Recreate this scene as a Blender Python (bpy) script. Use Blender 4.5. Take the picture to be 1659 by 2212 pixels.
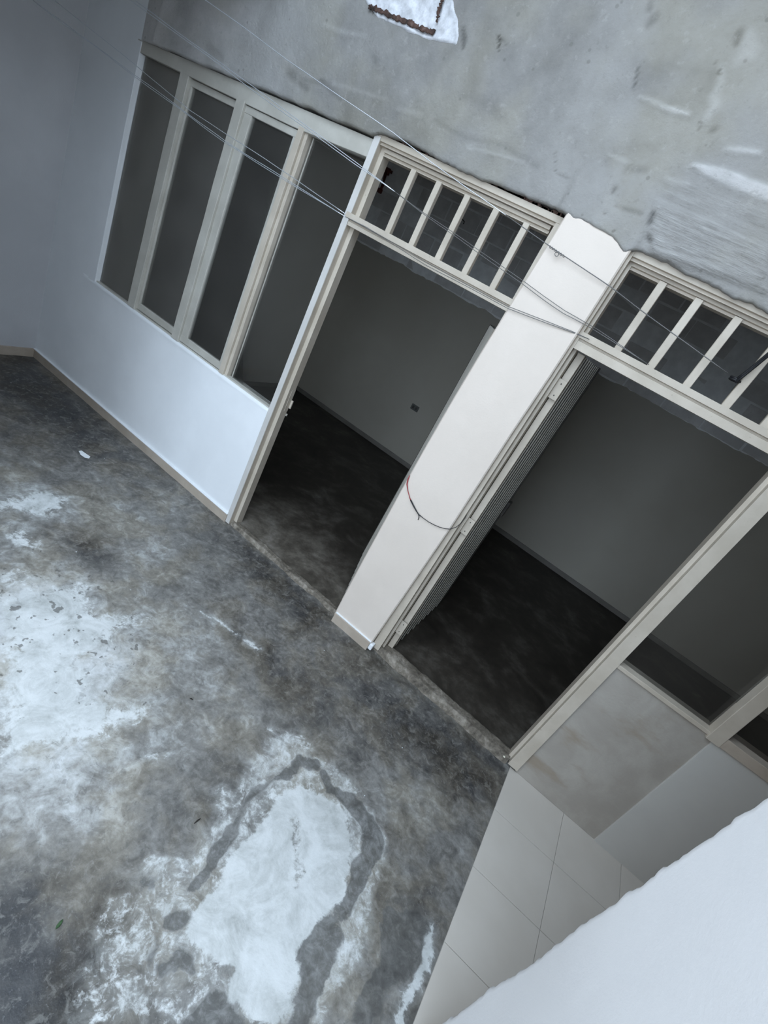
import bpy, bmesh, math, random
import numpy as np
from mathutils import Matrix, Vector, noise as mnoise

for o in list(bpy.data.objects):
    bpy.data.objects.remove(o)
S = bpy.context.scene
COL = S.collection
RND = random.Random(7)

# ------------------------------------------------------------------ camera
F_PX = 1049.67
U0, V0 = 829.5, 1106.0
CAM = np.array([1.2407, -2.4551, 1.9902])
_R = np.array([[0.7659, 0.4671, 0.4419], [0.575, -0.1899, -0.7958], [-0.2878, 0.8636, -0.414]])
_u, _s, _v = np.linalg.svd(_R)
ROT = _u @ _v                                   # rows: right, down, forward
cam_d = bpy.data.cameras.new('camera')
cam_d.sensor_fit = 'VERTICAL'
cam_d.sensor_height = 36.0
cam_d.sensor_width = 27.0
cam_d.lens = F_PX / 2212.0 * 36.0
cam_d.clip_start = 0.02
cam = bpy.data.objects.new('camera', cam_d)
COL.objects.link(cam)
r, d, f = ROT
cam.matrix_world = Matrix(((r[0], -d[0], -f[0], CAM[0]), (r[1], -d[1], -f[1], CAM[1]),
                           (r[2], -d[2], -f[2], CAM[2]), (0, 0, 0, 1)))
S.camera = cam

# ------------------------------------------------------------------ sky, light, exposure
SKY_X0, SKY_X1, SKY_Y0, SKY_Y1 = -1.15, 1.80, -7.0, -1.15   # the open light well over the patio
ROOF_Z = 4.3
w = bpy.data.worlds.new('sky')
S.world = w
w.use_nodes = True
bg = w.node_tree.nodes['Background']
bg.inputs[0].default_value = (0.68, 0.83, 1.0, 1)
bg.inputs[1].default_value = 1.0
pl = bpy.data.lights.new('sky_portal', 'AREA')
pl.shape = 'RECTANGLE'
pl.size = SKY_X1 - SKY_X0
pl.size_y = SKY_Y1 - SKY_Y0
pl.cycles.is_portal = True
po = bpy.data.objects.new('sky_portal', pl)
po.location = ((SKY_X0 + SKY_X1) / 2, (SKY_Y0 + SKY_Y1) / 2, ROOF_Z + 0.18)
COL.objects.link(po)
pl2 = bpy.data.lights.new('rear_portal', 'AREA')
pl2.shape = 'RECTANGLE'
pl2.size = 3.2
pl2.size_y = 3.9
pl2.cycles.is_portal = True
po2 = bpy.data.objects.new('rear_portal', pl2)
po2.location = (0.3, -7.05, 2.5)
po2.rotation_euler = (math.radians(90), 0, 0)
COL.objects.link(po2)
vs = S.view_settings
vs.view_transform = 'Standard'
vs.look = 'None'
vs.gamma = 1.0
vs.use_curve_mapping = False
vs.exposure = 2.45

# ------------------------------------------------------------------ helpers
def un(x, y, ax, val):
    """a photo pixel's ray met with the plane axis = val"""
    q = ROT.T @ np.array([(x - U0) / F_PX, (y - V0) / F_PX, 1.0])
    t = (val - CAM[ax]) / q[ax]
    return CAM + t * q

def tag(o, label=None, cat=None, group=None, kind=None):
    if label: o['label'] = label
    if cat: o['category'] = cat
    if group: o['group'] = group
    if kind: o['kind'] = kind
    return o

def link(name, me, mat=None, parent=None):
    o = bpy.data.objects.new(name, me)
    COL.objects.link(o)
    if mat is not None and me is not None:
        if not me.materials: me.materials.append(mat)
    if parent is not None: o.parent = parent
    return o

def empty(name, loc=(0, 0, 0)):
    o = bpy.data.objects.new(name, None)
    o.location = loc
    o.empty_display_size = 0.05
    COL.objects.link(o)
    return o

def box_bm(bm, x0, x1, y0, y1, z0, z1, bev=0.0):
    r_ = bmesh.ops.create_cube(bm, size=1.0)
    vv = r_['verts']
    for v in vv:
        v.co = Vector(((x0 + x1) / 2 + v.co.x * (x1 - x0), (y0 + y1) / 2 + v.co.y * (y1 - y0), (z0 + z1) / 2 + v.co.z * (z1 - z0)))
    if bev > 0:
        es = list({e for v in vv for e in v.link_edges})
        bmesh.ops.bevel(bm, geom=es, offset=bev, segments=2, affect='EDGES', profile=0.6)

def done(name, bm, mat, parent=None, smooth=False):
    me = bpy.data.meshes.new(name)
    bmesh.ops.recalc_face_normals(bm, faces=bm.faces[:])
    bm.to_mesh(me)
    bm.free()
    if smooth:
        for p in me.polygons: p.use_smooth = True
    return link(name, me, mat, parent)

def box(name, x0, x1, y0, y1, z0, z1, mat, parent=None, bev=0.0):
    bm = bmesh.new()
    box_bm(bm, x0, x1, y0, y1, z0, z1, bev)
    return done(name, bm, mat, parent)

def prism(name, profile, axis, a, b, mat, parent=None):
    """extrude a closed 2-D profile along an axis: 'z' profile=(x,y), 'x' profile=(y,z)"""
    bm = bmesh.new()
    n = len(profile)
    def pt(p, t):
        return (p[0], p[1], t) if axis == 'z' else (t, p[0], p[1])
    A = [bm.verts.new(pt(p, a)) for p in profile]
    B = [bm.verts.new(pt(p, b)) for p in profile]
    for i in range(n):
        j = (i + 1) % n
        bm.faces.new((A[i], A[j], B[j], B[i]))
    bm.faces.new(A[::-1]); bm.faces.new(B)
    return done(name, bm, mat, parent)

def wavy_bar(name, x0, x1, y0, y1, z0, z1, mat, parent=None, seg=0.09, amp=0.0016, bev=0.002):
    """a painted wooden bar: its long axis cut into short lengths, edges a little uneven"""
    dims = (x1 - x0, y1 - y0, z1 - z0)
    k = max(range(3), key=lambda i: dims[i])
    n = max(2, int(dims[k] / seg))
    lo, hi = (x0, y0, z0), (x1, y1, z1)
    oth = [i for i in range(3) if i != k]
    bm = bmesh.new()
    rings = []
    sd = RND.random() * 50
    for i in range(n + 1):
        t = lo[k] + dims[k] * i / n
        ring = []
        cs = []
        a, b = oth
        for (sa, sb) in ((0, 0), (1, 0), (1, 1), (0, 1)):
            pa = (lo[a], hi[a])[sa]; pb = (lo[b], hi[b])[sb]
            da = bev * (1 if sa == 0 else -1); db = bev * (1 if sb == 0 else -1)
            two = [(pa + da, pb), (pa, pb + db)]
            if (sa, sb) in ((0, 0), (1, 1)): two = two[::-1]
            for q in two: cs.append(q)
        for j, (qa, qb) in enumerate(cs):
            p = [0, 0, 0]
            p[k] = t
            jj = mnoise.noise(Vector((t * 7 + sd, (j // 2) * 3.1, 0.3))) * amp
            p[a] = qa + jj; p[b] = qb + jj * 0.7
            ring.append(bm.verts.new(p))
        rings.append(ring)
    for i in range(n):
        for j in range(8):
            jn = (j + 1) % 8
            bm.faces.new((rings[i][j], rings[i][jn], rings[i + 1][jn], rings[i + 1][j]))
    bm.faces.new(rings[0][::-1]); bm.faces.new(rings[-1])
    return done(name, bm, mat, parent)

def tube(name, pts, rad, mat, parent=None, sides=6):
    pts = [Vector(p) for p in pts]
    bm = bmesh.new()
    rings = []
    for i, p in enumerate(pts):
        t = (pts[min(i + 1, len(pts) - 1)] - pts[max(i - 1, 0)]).normalized()
        a = t.cross(Vector((0, 0, 1)))
        if a.length < 1e-3: a = t.cross(Vector((0, 1, 0)))
        a.normalize(); b = t.cross(a)
        rr = rad[i] if isinstance(rad, (list, tuple)) else rad
        rings.append([bm.verts.new(p + (a * math.cos(2 * math.pi * k / sides) + b * math.sin(2 * math.pi * k / sides)) * rr) for k in range(sides)])
    for i in range(len(rings) - 1):
        for k in range(sides):
            kn = (k + 1) % sides
            bm.faces.new((rings[i][k], rings[i][kn], rings[i + 1][kn], rings[i + 1][k]))
    bm.faces.new(rings[0][::-1]); bm.faces.new(rings[-1])
    return done(name, bm, mat, parent, True)

def grid_mesh(name, P, mat, parent=None, attrs=None, mask=None):
    """P: (ny, nx, 3) numpy points"""
    ny, nx, _ = P.shape
    idx = np.arange(ny * nx).reshape(ny, nx)
    q = np.stack([idx[:-1, :-1], idx[:-1, 1:], idx[1:, 1:], idx[1:, :-1]], -1)
    if mask is not None: q = q[mask]
    q = q.reshape(-1, 4)
    me = bpy.data.meshes.new(name)
    me.vertices.add(ny * nx)
    me.vertices.foreach_set('co', P.reshape(-1).astype(np.float32))
    me.loops.add(len(q) * 4)
    me.loops.foreach_set('vertex_index', q.reshape(-1).astype(np.int32))
    me.polygons.add(len(q))
    me.polygons.foreach_set('loop_start', np.arange(0, len(q) * 4, 4, dtype=np.int32))
    me.polygons.foreach_set('loop_total', np.full(len(q), 4, dtype=np.int32))
    me.polygons.foreach_set('use_smooth', np.ones(len(q), dtype=bool))
    me.update(calc_edges=True)
    for k, a in (attrs or {}).items():
        at = me.attributes.new(k, 'FLOAT', 'POINT')
        at.data.foreach_set('value', a.reshape(-1).astype(np.float32))
    return link(name, me, mat, parent)

# numpy fields -----------------------------------------------------
def seg_dist(X, Y, pts, closed):
    best = np.full(X.shape, 1e9)
    n = len(pts)
    for i in range(n if closed else n - 1):
        ax, ay = pts[i]; bx, by = pts[(i + 1) % n]
        dx, dy = bx - ax, by - ay
        L = dx * dx + dy * dy + 1e-12
        t = np.clip(((X - ax) * dx + (Y - ay) * dy) / L, 0, 1)
        best = np.minimum(best, np.hypot(X - ax - t * dx, Y - ay - t * dy))
    return best

def poly_sd(X, Y, pts):
    dd = seg_dist(X, Y, pts, True)
    ins = np.zeros(X.shape, bool)
    n = len(pts)
    for i in range(n):
        ax, ay = pts[i]; bx, by = pts[(i + 1) % n]
        c = ((ay > Y) != (by > Y)) & (X < (bx - ax) * (Y - ay) / (by - ay + 1e-12) + ax)
        ins ^= c
    return np.where(ins, dd, -dd)

def line_sd(X, Y, pts, wds):
    """positive inside a stroke whose half-width runs through wds"""
    best = np.full(X.shape, -1e9)
    for i in range(len(pts) - 1):
        ax, ay = pts[i]; bx, by = pts[i + 1]
        dx, dy = bx - ax, by - ay
        L = dx * dx + dy * dy + 1e-12
        t = np.clip(((X - ax) * dx + (Y - ay) * dy) / L, 0, 1)
        best = np.maximum(best, wds[i] + (wds[i + 1] - wds[i]) * t - np.hypot(X - ax - t * dx, Y - ay - t * dy))
    return best

def vnoise(X, Y, sc, seed=0):
    """cheap smooth value noise, -1..1"""
    rs = np.random.RandomState(seed)
    T = rs.rand(64, 64) * 2 - 1
    x = X * sc + 1000.3; y = Y * sc + 1000.7
    xi = np.floor(x).astype(int); yi = np.floor(y).astype(int)
    fx = x - xi; fy = y - yi
    fx = fx * fx * (3 - 2 * fx); fy = fy * fy * (3 - 2 * fy)
    a = T[yi % 64, xi % 64]; b = T[yi % 64, (xi + 1) % 64]
    c = T[(yi + 1) % 64, xi % 64]; e = T[(yi + 1) % 64, (xi + 1) % 64]
    return (a * (1 - fx) + b * fx) * (1 - fy) + (c * (1 - fx) + e * fx) * fy

# ------------------------------------------------------------------ materials
class NT:
    def __init__(s, name):
        s.m = bpy.data.materials.new(name)
        s.m.use_nodes = True
        s.t = s.m.node_tree
        s.b = s.t.nodes['Principled BSDF']
    def n(s, kind, **kw):
        x = s.t.nodes.new(kind)
        for k, v in kw.items(): setattr(x, k, v)
        return x
    def l(s, a, b): s.t.links.new(a, b)
    def pos(s):
        return s.n('ShaderNodeNewGeometry').outputs['Position']
    def noise(s, scale, detail=4, rough=0.6, vec=None, dist=0.0):
        x = s.n('ShaderNodeTexNoise')
        x.inputs['Scale'].default_value = scale
        x.inputs['Detail'].default_value = detail
        x.inputs['Roughness'].default_value = rough
        x.inputs['Distortion'].default_value = dist
        s.l(vec if vec is not None else s.pos(), x.inputs['Vector'])
        return x.outputs['Fac']
    def stretch(s, sx, sy, sz):
        x = s.n('ShaderNodeVectorMath', operation='MULTIPLY')
        s.l(s.pos(), x.inputs[0]); x.inputs[1].default_value = (sx, sy, sz)
        return x.outputs[0]
    def math(s, op, a, b=None, c=None):
        x = s.n('ShaderNodeMath', operation=op)
        for i, v in enumerate((a, b, c)):
            if v is None: continue
            if isinstance(v, (int, float)): x.inputs[i].default_value = v
            else: s.l(v, x.inputs[i])
        return x.outputs[0]
    def ramp(s, fac, stops):
        x = s.n('ShaderNodeValToRGB')
        e = x.color_ramp.elements
        while len(e) < len(stops): e.new(0.5)
        for i, (p, c) in enumerate(stops):
            e[i].position = p
            e[i].color = (c[0], c[1], c[2], 1) if isinstance(c, tuple) else (c, c, c, 1)
        s.l(fac, x.inputs[0])
        return x.outputs[0]
    def step(s, fac, lo, hi):
        x = s.n('ShaderNodeMapRange', interpolation_type='SMOOTHSTEP')
        x.inputs['From Min'].default_value = lo; x.inputs['From Max'].default_value = hi
        s.l(fac, x.inputs['Value'])
        return x.outputs[0]
    def mix(s, fac, a, b):
        x = s.n('ShaderNodeMix', data_type='RGBA')
        for k, v in ((0, fac), (6, a), (7, b)):
            if isinstance(v, (int, float)): x.inputs[k].default_value = v
            elif isinstance(v, tuple): x.inputs[k].default_value = (*v, 1)
            else: s.l(v, x.inputs[k])
        return x.outputs[2]
    def attr(s, name):
        x = s.n('ShaderNodeAttribute', attribute_name=name)
        return x.outputs['Fac']
    def bump(s, h, strength=0.3, dist=0.01):
        x = s.n('ShaderNodeBump')
        x.inputs['Strength'].default_value = strength
        x.inputs['Distance'].default_value = dist
        s.l(h, x.inputs['Height'])
        s.l(x.outputs[0], s.b.inputs['Normal'])
    def col(s, c):
        if isinstance(c, tuple): s.b.inputs['Base Color'].default_value = (*c, 1)
        else: s.l(c, s.b.inputs['Base Color'])
    def rough(s, v):
        if isinstance(v, (int, float)): s.b.inputs['Roughness'].default_value = v
        else: s.l(v, s.b.inputs['Roughness'])

def paint(name, c, c2, scale=3.0, rough=0.6, bump=0.15, fine=120.0, dirt=None, thr=(0.62, 0.72)):
    k = NT(name)
    a = k.noise(scale, 6, 0.6)
    colr = k.mix(k.step(a, 0.35, 0.7), c, c2)
    if dirt:
        dn = k.noise(scale * 9, 8, 0.72)
        colr = k.mix(k.step(dn, *thr), colr, dirt)
    k.col(colr); k.rough(rough)
    if bump: k.bump(k.noise(fine, 5, 0.6), bump, 0.004)
    k.b.inputs['Specular IOR Level'].default_value = 0.3
    return k.m

M = {}
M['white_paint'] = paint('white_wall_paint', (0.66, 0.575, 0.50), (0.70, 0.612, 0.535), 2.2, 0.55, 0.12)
M['right_paint'] = paint('cool_white_wall_paint', (0.80, 0.79, 0.79), (0.85, 0.84, 0.84), 2.0, 0.6, 0.12)
M['dado_paint'] = paint('pale_dado_paint', (0.78, 0.79, 0.80), (0.84, 0.85, 0.86), 1.6, 0.55, 0.12)
M['left_paint'] = paint('grey_wall_paint', (0.50, 0.50, 0.51), (0.57, 0.57, 0.58), 1.3, 0.65, 0.15)
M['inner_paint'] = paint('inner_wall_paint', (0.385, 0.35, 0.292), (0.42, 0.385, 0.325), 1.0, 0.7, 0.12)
M['frame'] = paint('cream_frame_paint', (0.46, 0.40, 0.325), (0.54, 0.475, 0.395), 5.0, 0.45, 0.15, 60, (0.27, 0.22, 0.165), (0.64, 0.74))
M['post_white'] = paint('off_white_post_paint', (0.54, 0.515, 0.485), (0.60, 0.575, 0.545), 4.0, 0.5, 0.15, 60, (0.40, 0.36, 0.31), (0.66, 0.76))
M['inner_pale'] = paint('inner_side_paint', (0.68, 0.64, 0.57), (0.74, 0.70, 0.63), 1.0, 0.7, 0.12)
M['frame_grey'] = paint('grey_window_paint', (0.42, 0.395, 0.345), (0.50, 0.475, 0.42), 6.0, 0.5, 0.15, 60, (0.27, 0.25, 0.20), (0.62, 0.74))
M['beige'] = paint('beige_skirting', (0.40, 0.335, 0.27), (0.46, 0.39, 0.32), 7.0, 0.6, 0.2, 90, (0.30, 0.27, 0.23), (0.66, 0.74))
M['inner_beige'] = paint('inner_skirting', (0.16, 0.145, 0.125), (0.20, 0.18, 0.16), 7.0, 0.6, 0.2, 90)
M['lip'] = paint('white_plaster_lip', (0.78, 0.79, 0.80), (0.84, 0.85, 0.86), 4.0, 0.6, 0.3, 60)
M['door'] = paint('grey_door_boards', (0.07, 0.064, 0.053), (0.09, 0.082, 0.07), 5.0, 0.4, 0.1, 80)
M['door_gap'] = paint('door_board_backing', (0.06, 0.055, 0.05), (0.075, 0.07, 0.065), 5.0, 0.6, 0.0)
M['door_edge'] = paint('door_board_edge', (0.36, 0.33, 0.28), (0.42, 0.39, 0.34), 5.0, 0.35, 0.05)
M['iron'] = paint('dark_iron', (0.05, 0.045, 0.04), (0.08, 0.07, 0.06), 20, 0.5, 0.1)
M['rust'] = paint('rusty_iron', (0.10, 0.035, 0.025), (0.17, 0.05, 0.035), 30, 0.8, 0.3)
M['black_plastic'] = paint('black_cable_sheath', (0.012, 0.012, 0.014), (0.02, 0.02, 0.022), 20, 0.45, 0.0)
M['red_plastic'] = paint('red_cable_sheath', (0.30, 0.03, 0.04), (0.38, 0.06, 0.06), 20, 0.45, 0.0)
M['paper'] = paint('white_paper', (0.80, 0.82, 0.82), (0.84, 0.86, 0.86), 20, 0.8, 0.0)
M['leaf'] = paint('dull_green_leaf', (0.035, 0.075, 0.03), (0.05, 0.10, 0.04), 60, 0.6, 0.1)
M['twig'] = paint('dark_twig', (0.02, 0.018, 0.015), (0.035, 0.03, 0.025), 60, 0.8, 0.2)
M['chip'] = paint('cream_plaster_chip', (0.75, 0.70, 0.55), (0.8, 0.76, 0.62), 60, 0.8, 0.2)
M['halfwall'] = None
M['tile'] = paint('cream_floor_tile', (0.57, 0.52, 0.46), (0.61, 0.56, 0.50), 2.5, 0.32, 0.0)
M['grout'] = paint('grey_grout', (0.27, 0.26, 0.24), (0.31, 0.30, 0.28), 30, 0.8, 0.1)
M['panel'] = paint('grey_wall_panel', (0.52, 0.50, 0.465), (0.56, 0.54, 0.50), 2.0, 0.45, 0.05)
M['roof'] = paint('roof_slab_plaster', (0.42, 0.42, 0.42), (0.5, 0.5, 0.5), 2.0, 0.8, 0.2)
M['mortar'] = paint('pale_mortar', (0.75, 0.74, 0.72), (0.88, 0.87, 0.85), 9.0, 0.9, 0.4, 50)
M['block'] = paint('rough_grey_block', (0.58, 0.555, 0.53), (0.72, 0.695, 0.665), 6.0, 0.9, 0.5, 40, (0.40, 0.38, 0.36), (0.6, 0.72))
M['outlet'] = paint('grey_outlet', (0.10, 0.10, 0.09), (0.12, 0.12, 0.11), 20, 0.6, 0.0)

k = NT('half_wall_plaster')      # stained, brownish plaster below the right window
a = k.noise(3.2, 7, 0.65, dist=0.6)
b2 = k.noise(1.7, 5, 0.6, vec=k.stretch(1.0, 1.0, 2.4))
c = k.mix(k.step(a, 0.35, 0.68), (0.34, 0.305, 0.265), (0.41, 0.375, 0.33))
c = k.mix(k.step(b2, 0.55, 0.70), c, (0.29, 0.24, 0.185))
k.col(c); k.rough(0.75); k.bump(k.noise(70, 5), 0.2, 0.004)
M['halfwall'] = k.m

k = NT('galvanised_wire')
k.col((0.80, 0.83, 0.87)); k.rough(0.36); k.b.inputs['Metallic'].default_value = 0.7
M['wire'] = k.m
k = NT('darkened_wire')     # darker right-hand lengths: knotted tie wire, plus shade painted on the rest
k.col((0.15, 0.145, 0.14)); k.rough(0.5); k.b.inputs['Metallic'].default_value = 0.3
M['wire_dark'] = k.m

def glass(name, pale_tone):           # clear glass, more or less milky with a pale diffuse share
    k = NT(name)
    tr = k.n('ShaderNodeBsdfTransparent'); tr.inputs[0].default_value = (0.965, 0.97, 0.97, 1)
    gl = k.n('ShaderNodeBsdfGlossy'); gl.inputs['Roughness'].default_value = 0.04
    fr = k.n('ShaderNodeFresnel'); fr.inputs[0].default_value = 1.45
    mx = k.n('ShaderNodeMixShader')
    k.l(fr.outputs[0], mx.inputs[0]); k.l(tr.outputs[0], mx.inputs[1]); k.l(gl.outputs[0], mx.inputs[2])
    df = k.n('ShaderNodeBsdfDiffuse'); df.inputs[0].default_value = (0.58, 0.54, 0.48, 1)
    m2 = k.n('ShaderNodeMixShader')
    k.l(k.math('MULTIPLY', k.ramp(k.noise(4, 5, 0.6), [(0.3, 0.7), (0.7, 1.0)]), pale_tone), m2.inputs[0])
    k.l(mx.outputs[0], m2.inputs[1]); k.l(df.outputs[0], m2.inputs[2])
    k.l(m2.outputs[0], k.t.nodes['Material Output'].inputs[0])
    return k.m
M['glass'] = glass('window_glass', 0.02)
M['glass_milky'] = glass('milky_window_glass', 0.22)
M['glass_film'] = glass('half_milky_window_glass', 0.09)
M['glass_dim'] = glass('slightly_milky_window_glass', 0.035)

# patio concrete: three fields traced on the floor steer the stains and painted shade, noise breaks them up
k = NT('stained_concrete')
P_ = k.pos()
n1 = k.noise(2.6, 9, 0.62, dist=0.5)
n2 = k.noise(11, 9, 0.66, dist=0.8)
n3 = k.noise(48, 7, 0.6)
n4 = k.noise(150, 4, 0.6)
t = k.math('ADD', k.attr('tone'), k.math('MULTIPLY', k.math('SUBTRACT', n1, 0.5), 0.55))
t = k.math('ADD', t, k.math('MULTIPLY', k.math('SUBTRACT', n2, 0.5), 0.75))
t = k.math('ADD', t, k.math('MULTIPLY', k.math('SUBTRACT', n3, 0.5), 0.30))
cool = k.ramp(t, [(0.0, (0.020, 0.021, 0.024)), (0.25, (0.058, 0.056, 0.055)), (0.45, (0.135, 0.128, 0.118)),
                  (0.62, (0.235, 0.226, 0.21)), (0.78, (0.43, 0.43, 0.415)), (1.0, (0.72, 0.73, 0.735))])
warm = k.ramp(t, [(0.0, (0.020, 0.018, 0.016)), (0.25, (0.062, 0.054, 0.044)), (0.45, (0.145, 0.130, 0.108)),
                  (0.62, (0.245, 0.225, 0.19)), (0.78, (0.42, 0.40, 0.355)), (1.0, (0.68, 0.67, 0.65))])
nh = k.noise(3.6, 5, 0.6, dist=0.4)
base = k.mix(k.step(nh, 0.42, 0.62), cool, warm)
n5 = k.noise(24, 8, 0.7, dist=0.7)
n6 = k.noise(85, 6, 0.65, dist=0.5)
e1 = k.math('ADD', k.math('MULTIPLY', k.math('SUBTRACT', n2, 0.5), 0.55), k.math('MULTIPLY', k.math('SUBTRACT', n5, 0.5), 0.75))
e1 = k.math('ADD', e1, k.math('MULTIPLY', k.math('SUBTRACT', n6, 0.5), 0.35))
# flaky patina: paler and darker flecks everywhere
base = k.mix(k.math('MULTIPLY', k.step(n5, 0.52, 0.64), 0.26), base, (0.36, 0.345, 0.315))
base = k.mix(k.math('MULTIPLY', k.step(n5, 0.45, 0.36), 0.35), base, (0.075, 0.073, 0.070))
base = k.mix(k.math('MULTIPLY', k.step(n6, 0.57, 0.70), 0.18), base, (0.42, 0.42, 0.41))
wm = k.step(k.math('ADD', k.attr('white'), e1), 0.42, 0.62)
halo = k.step(k.math('ADD', k.attr('white'), k.math('MULTIPLY', k.math('SUBTRACT', n2, 0.5), 1.6)), 0.10, 0.75)
base = k.mix(k.math('MULTIPLY', halo, 0.35), base, (0.40, 0.41, 0.40))
wc = k.ramp(k.math('ADD', k.noise(6, 9, 0.68, dist=0.8), k.math('MULTIPLY', k.math('SUBTRACT', n5, 0.5), 0.35)),
            [(0.28, (0.34, 0.345, 0.33)), (0.42, (0.50, 0.51, 0.495)), (0.56, (0.63, 0.64, 0.63)), (0.75, (0.72, 0.73, 0.725))])
base = k.mix(k.math('MULTIPLY', wm, 0.93), base, wc)
dm = k.step(k.math('ADD', k.attr('dark'), e1), 0.42, 0.60)
dc = k.ramp(k.math('ADD', k.math('MULTIPLY', n2, 0.5), k.math('MULTIPLY', n5, 0.5)), [(0.36, (0.06, 0.058, 0.054)), (0.5, (0.105, 0.102, 0.096)), (0.62, (0.18, 0.175, 0.165)), (0.75, (0.32, 0.32, 0.31))])
base = k.mix(k.math('MULTIPLY', dm, 0.82), base, dc)
# dark drip spots
vo = k.n('ShaderNodeTexVoronoi', feature='F1'); vo.inputs['Scale'].default_value = 21; vo.inputs['Randomness'].default_value = 1
wv = k.n('ShaderNodeVectorMath', operation='ADD')
nz = k.n('ShaderNodeTexNoise'); nz.inputs['Scale'].default_value = 30; k.l(P_, nz.inputs['Vector'])
sc_ = k.n('ShaderNodeVectorMath', operation='SCALE'); sc_.inputs['Scale'].default_value = 0.07
k.l(nz.outputs['Color'], sc_.inputs[0]); k.l(P_, wv.inputs[0]); k.l(sc_.outputs[0], wv.inputs[1]); k.l(wv.outputs[0], vo.inputs['Vector'])
sz = k.math('MULTIPLY', k.attr('spots'), k.math('MULTIPLY', vo.outputs['Color'], 0.55))
sm = k.math('MULTIPLY', k.step(k.math('SUBTRACT', sz, vo.outputs['Distance']), 0.0, 0.10), 0.7)
base = k.mix(sm, base, (0.10, 0.095, 0.085))
# tiny pale specks
v2 = k.n('ShaderNodeTexVoronoi', feature='F1'); v2.inputs['Scale'].default_value = 7; k.l(P_, v2.inputs['Vector'])
base = k.mix(k.step(v2.outputs['Distance'], 0.026, 0.014), base, (0.62, 0.66, 0.68))
k.col(base)
k.rough(k.ramp(t, [(0.1, 0.38), (0.5, 0.55), (0.9, 0.72)]))
k.b.inputs['Specular IOR Level'].default_value = 0.35
k.bump(k.math('ADD', n3, k.math('MULTIPLY', n4, 0.5)), 0.22, 0.004)
M['concrete'] = k.m

k = NT('dark_inner_concrete')    # dark floor; daylight inside the doorways painted in as paler scuffs
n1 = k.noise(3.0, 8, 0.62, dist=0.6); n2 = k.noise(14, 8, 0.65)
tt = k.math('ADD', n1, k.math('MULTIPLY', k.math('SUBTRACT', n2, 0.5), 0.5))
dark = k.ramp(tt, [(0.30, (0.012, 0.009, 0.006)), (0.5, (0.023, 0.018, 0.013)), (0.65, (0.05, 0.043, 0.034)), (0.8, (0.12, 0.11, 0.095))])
pale_tone = k.ramp(tt, [(0.30, (0.045, 0.037, 0.029)), (0.45, (0.095, 0.081, 0.064)), (0.6, (0.175, 0.153, 0.125)), (0.8, (0.32, 0.295, 0.26))])
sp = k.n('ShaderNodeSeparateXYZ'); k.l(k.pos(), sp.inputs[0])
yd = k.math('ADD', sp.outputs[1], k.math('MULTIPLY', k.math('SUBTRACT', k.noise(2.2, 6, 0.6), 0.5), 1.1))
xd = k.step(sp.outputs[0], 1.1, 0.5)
k.col(k.mix(k.math('MULTIPLY', k.step(yd, 0.95, 0.05), k.math('ADD', 0.25, k.math('MULTIPLY', xd, 0.75))), dark, pale_tone))
k.rough(0.55); k.bump(n2, 0.2, 0.004)
M['inner_concrete'] = k.m

k = NT('worn_threshold_concrete')
n1 = k.noise(9, 9, 0.7); n2 = k.noise(45, 6, 0.6)
k.col(k.ramp(k.math('ADD', n1, k.math('MULTIPLY', k.math('SUBTRACT', n2, 0.5), 0.5)),
             [(0.30, (0.06, 0.050, 0.038)), (0.5, (0.165, 0.140, 0.110)), (0.7, (0.34, 0.30, 0.25))]))
k.rough(0.8); k.bump(n2, 0.4, 0.006)
M['threshold'] = k.m

# raw cement coat of the wall above the doors
k = NT('raw_cement_coat')
n1 = k.noise(2.2, 8, 0.6, dist=0.3); n2 = k.noise(9, 8, 0.66); n3 = k.noise(60, 6, 0.6)
br = k.noise(10, 5, 0.6, vec=k.stretch(0.9, 1.0, 9.0))
t = k.math('ADD', k.attr('tone'), k.math('MULTIPLY', k.math('SUBTRACT', n1, 0.5), 0.55))
t = k.math('ADD', t, k.math('MULTIPLY', k.math('SUBTRACT', n2, 0.5), 0.30))
t = k.math('ADD', t, k.math('MULTIPLY', k.math('MULTIPLY', k.math('SUBTRACT', br, 0.5), k.attr('brush')), 0.9))
c1 = k.ramp(t, [(0.0, (0.045, 0.043, 0.04)), (0.3, (0.175, 0.168, 0.158)), (0.5, (0.265, 0.255, 0.24)), (0.72, (0.34, 0.33, 0.315)), (1.0, (0.56, 0.54, 0.53))])
c2 = k.ramp(t, [(0.0, (0.05, 0.043, 0.033)), (0.3, (0.18, 0.168, 0.142)), (0.5, (0.27, 0.256, 0.222)), (0.72, (0.345, 0.33, 0.298)), (1.0, (0.56, 0.535, 0.51))])
base = k.mix(k.step(k.noise(1.8, 4, 0.5), 0.45, 0.62), c1, c2)
pv_ = k.n('ShaderNodeTexVoronoi', feature='F1'); pv_.inputs['Scale'].default_value = 11; k.l(k.stretch(1.0, 0.2, 1.0), pv_.inputs['Vector'])
pit = k.step(k.math('SUBTRACT', k.math('MULTIPLY', pv_.outputs['Color'], 0.13), pv_.outputs['Distance']), 0.0, 0.05)
base = k.mix(k.math('MULTIPLY', pit, 0.35), base, (0.10, 0.095, 0.08))
base = k.mix(k.math('MULTIPLY', k.step(k.noise(26, 8, 0.7), 0.56, 0.66), 0.16), base, (0.46, 0.44, 0.41))
base = k.mix(k.math('MULTIPLY', k.step(k.noise(33, 8, 0.7), 0.43, 0.33), 0.25), base, (0.15, 0.145, 0.13))
k.col(base); k.rough(0.85)
k.bump(k.math('ADD', n3, k.math('ADD', n2, k.math('MULTIPLY', k.math('MULTIPLY', br, k.attr('brush')), 2.0))), 0.6, 0.007)
M['cement'] = k.m

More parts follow.
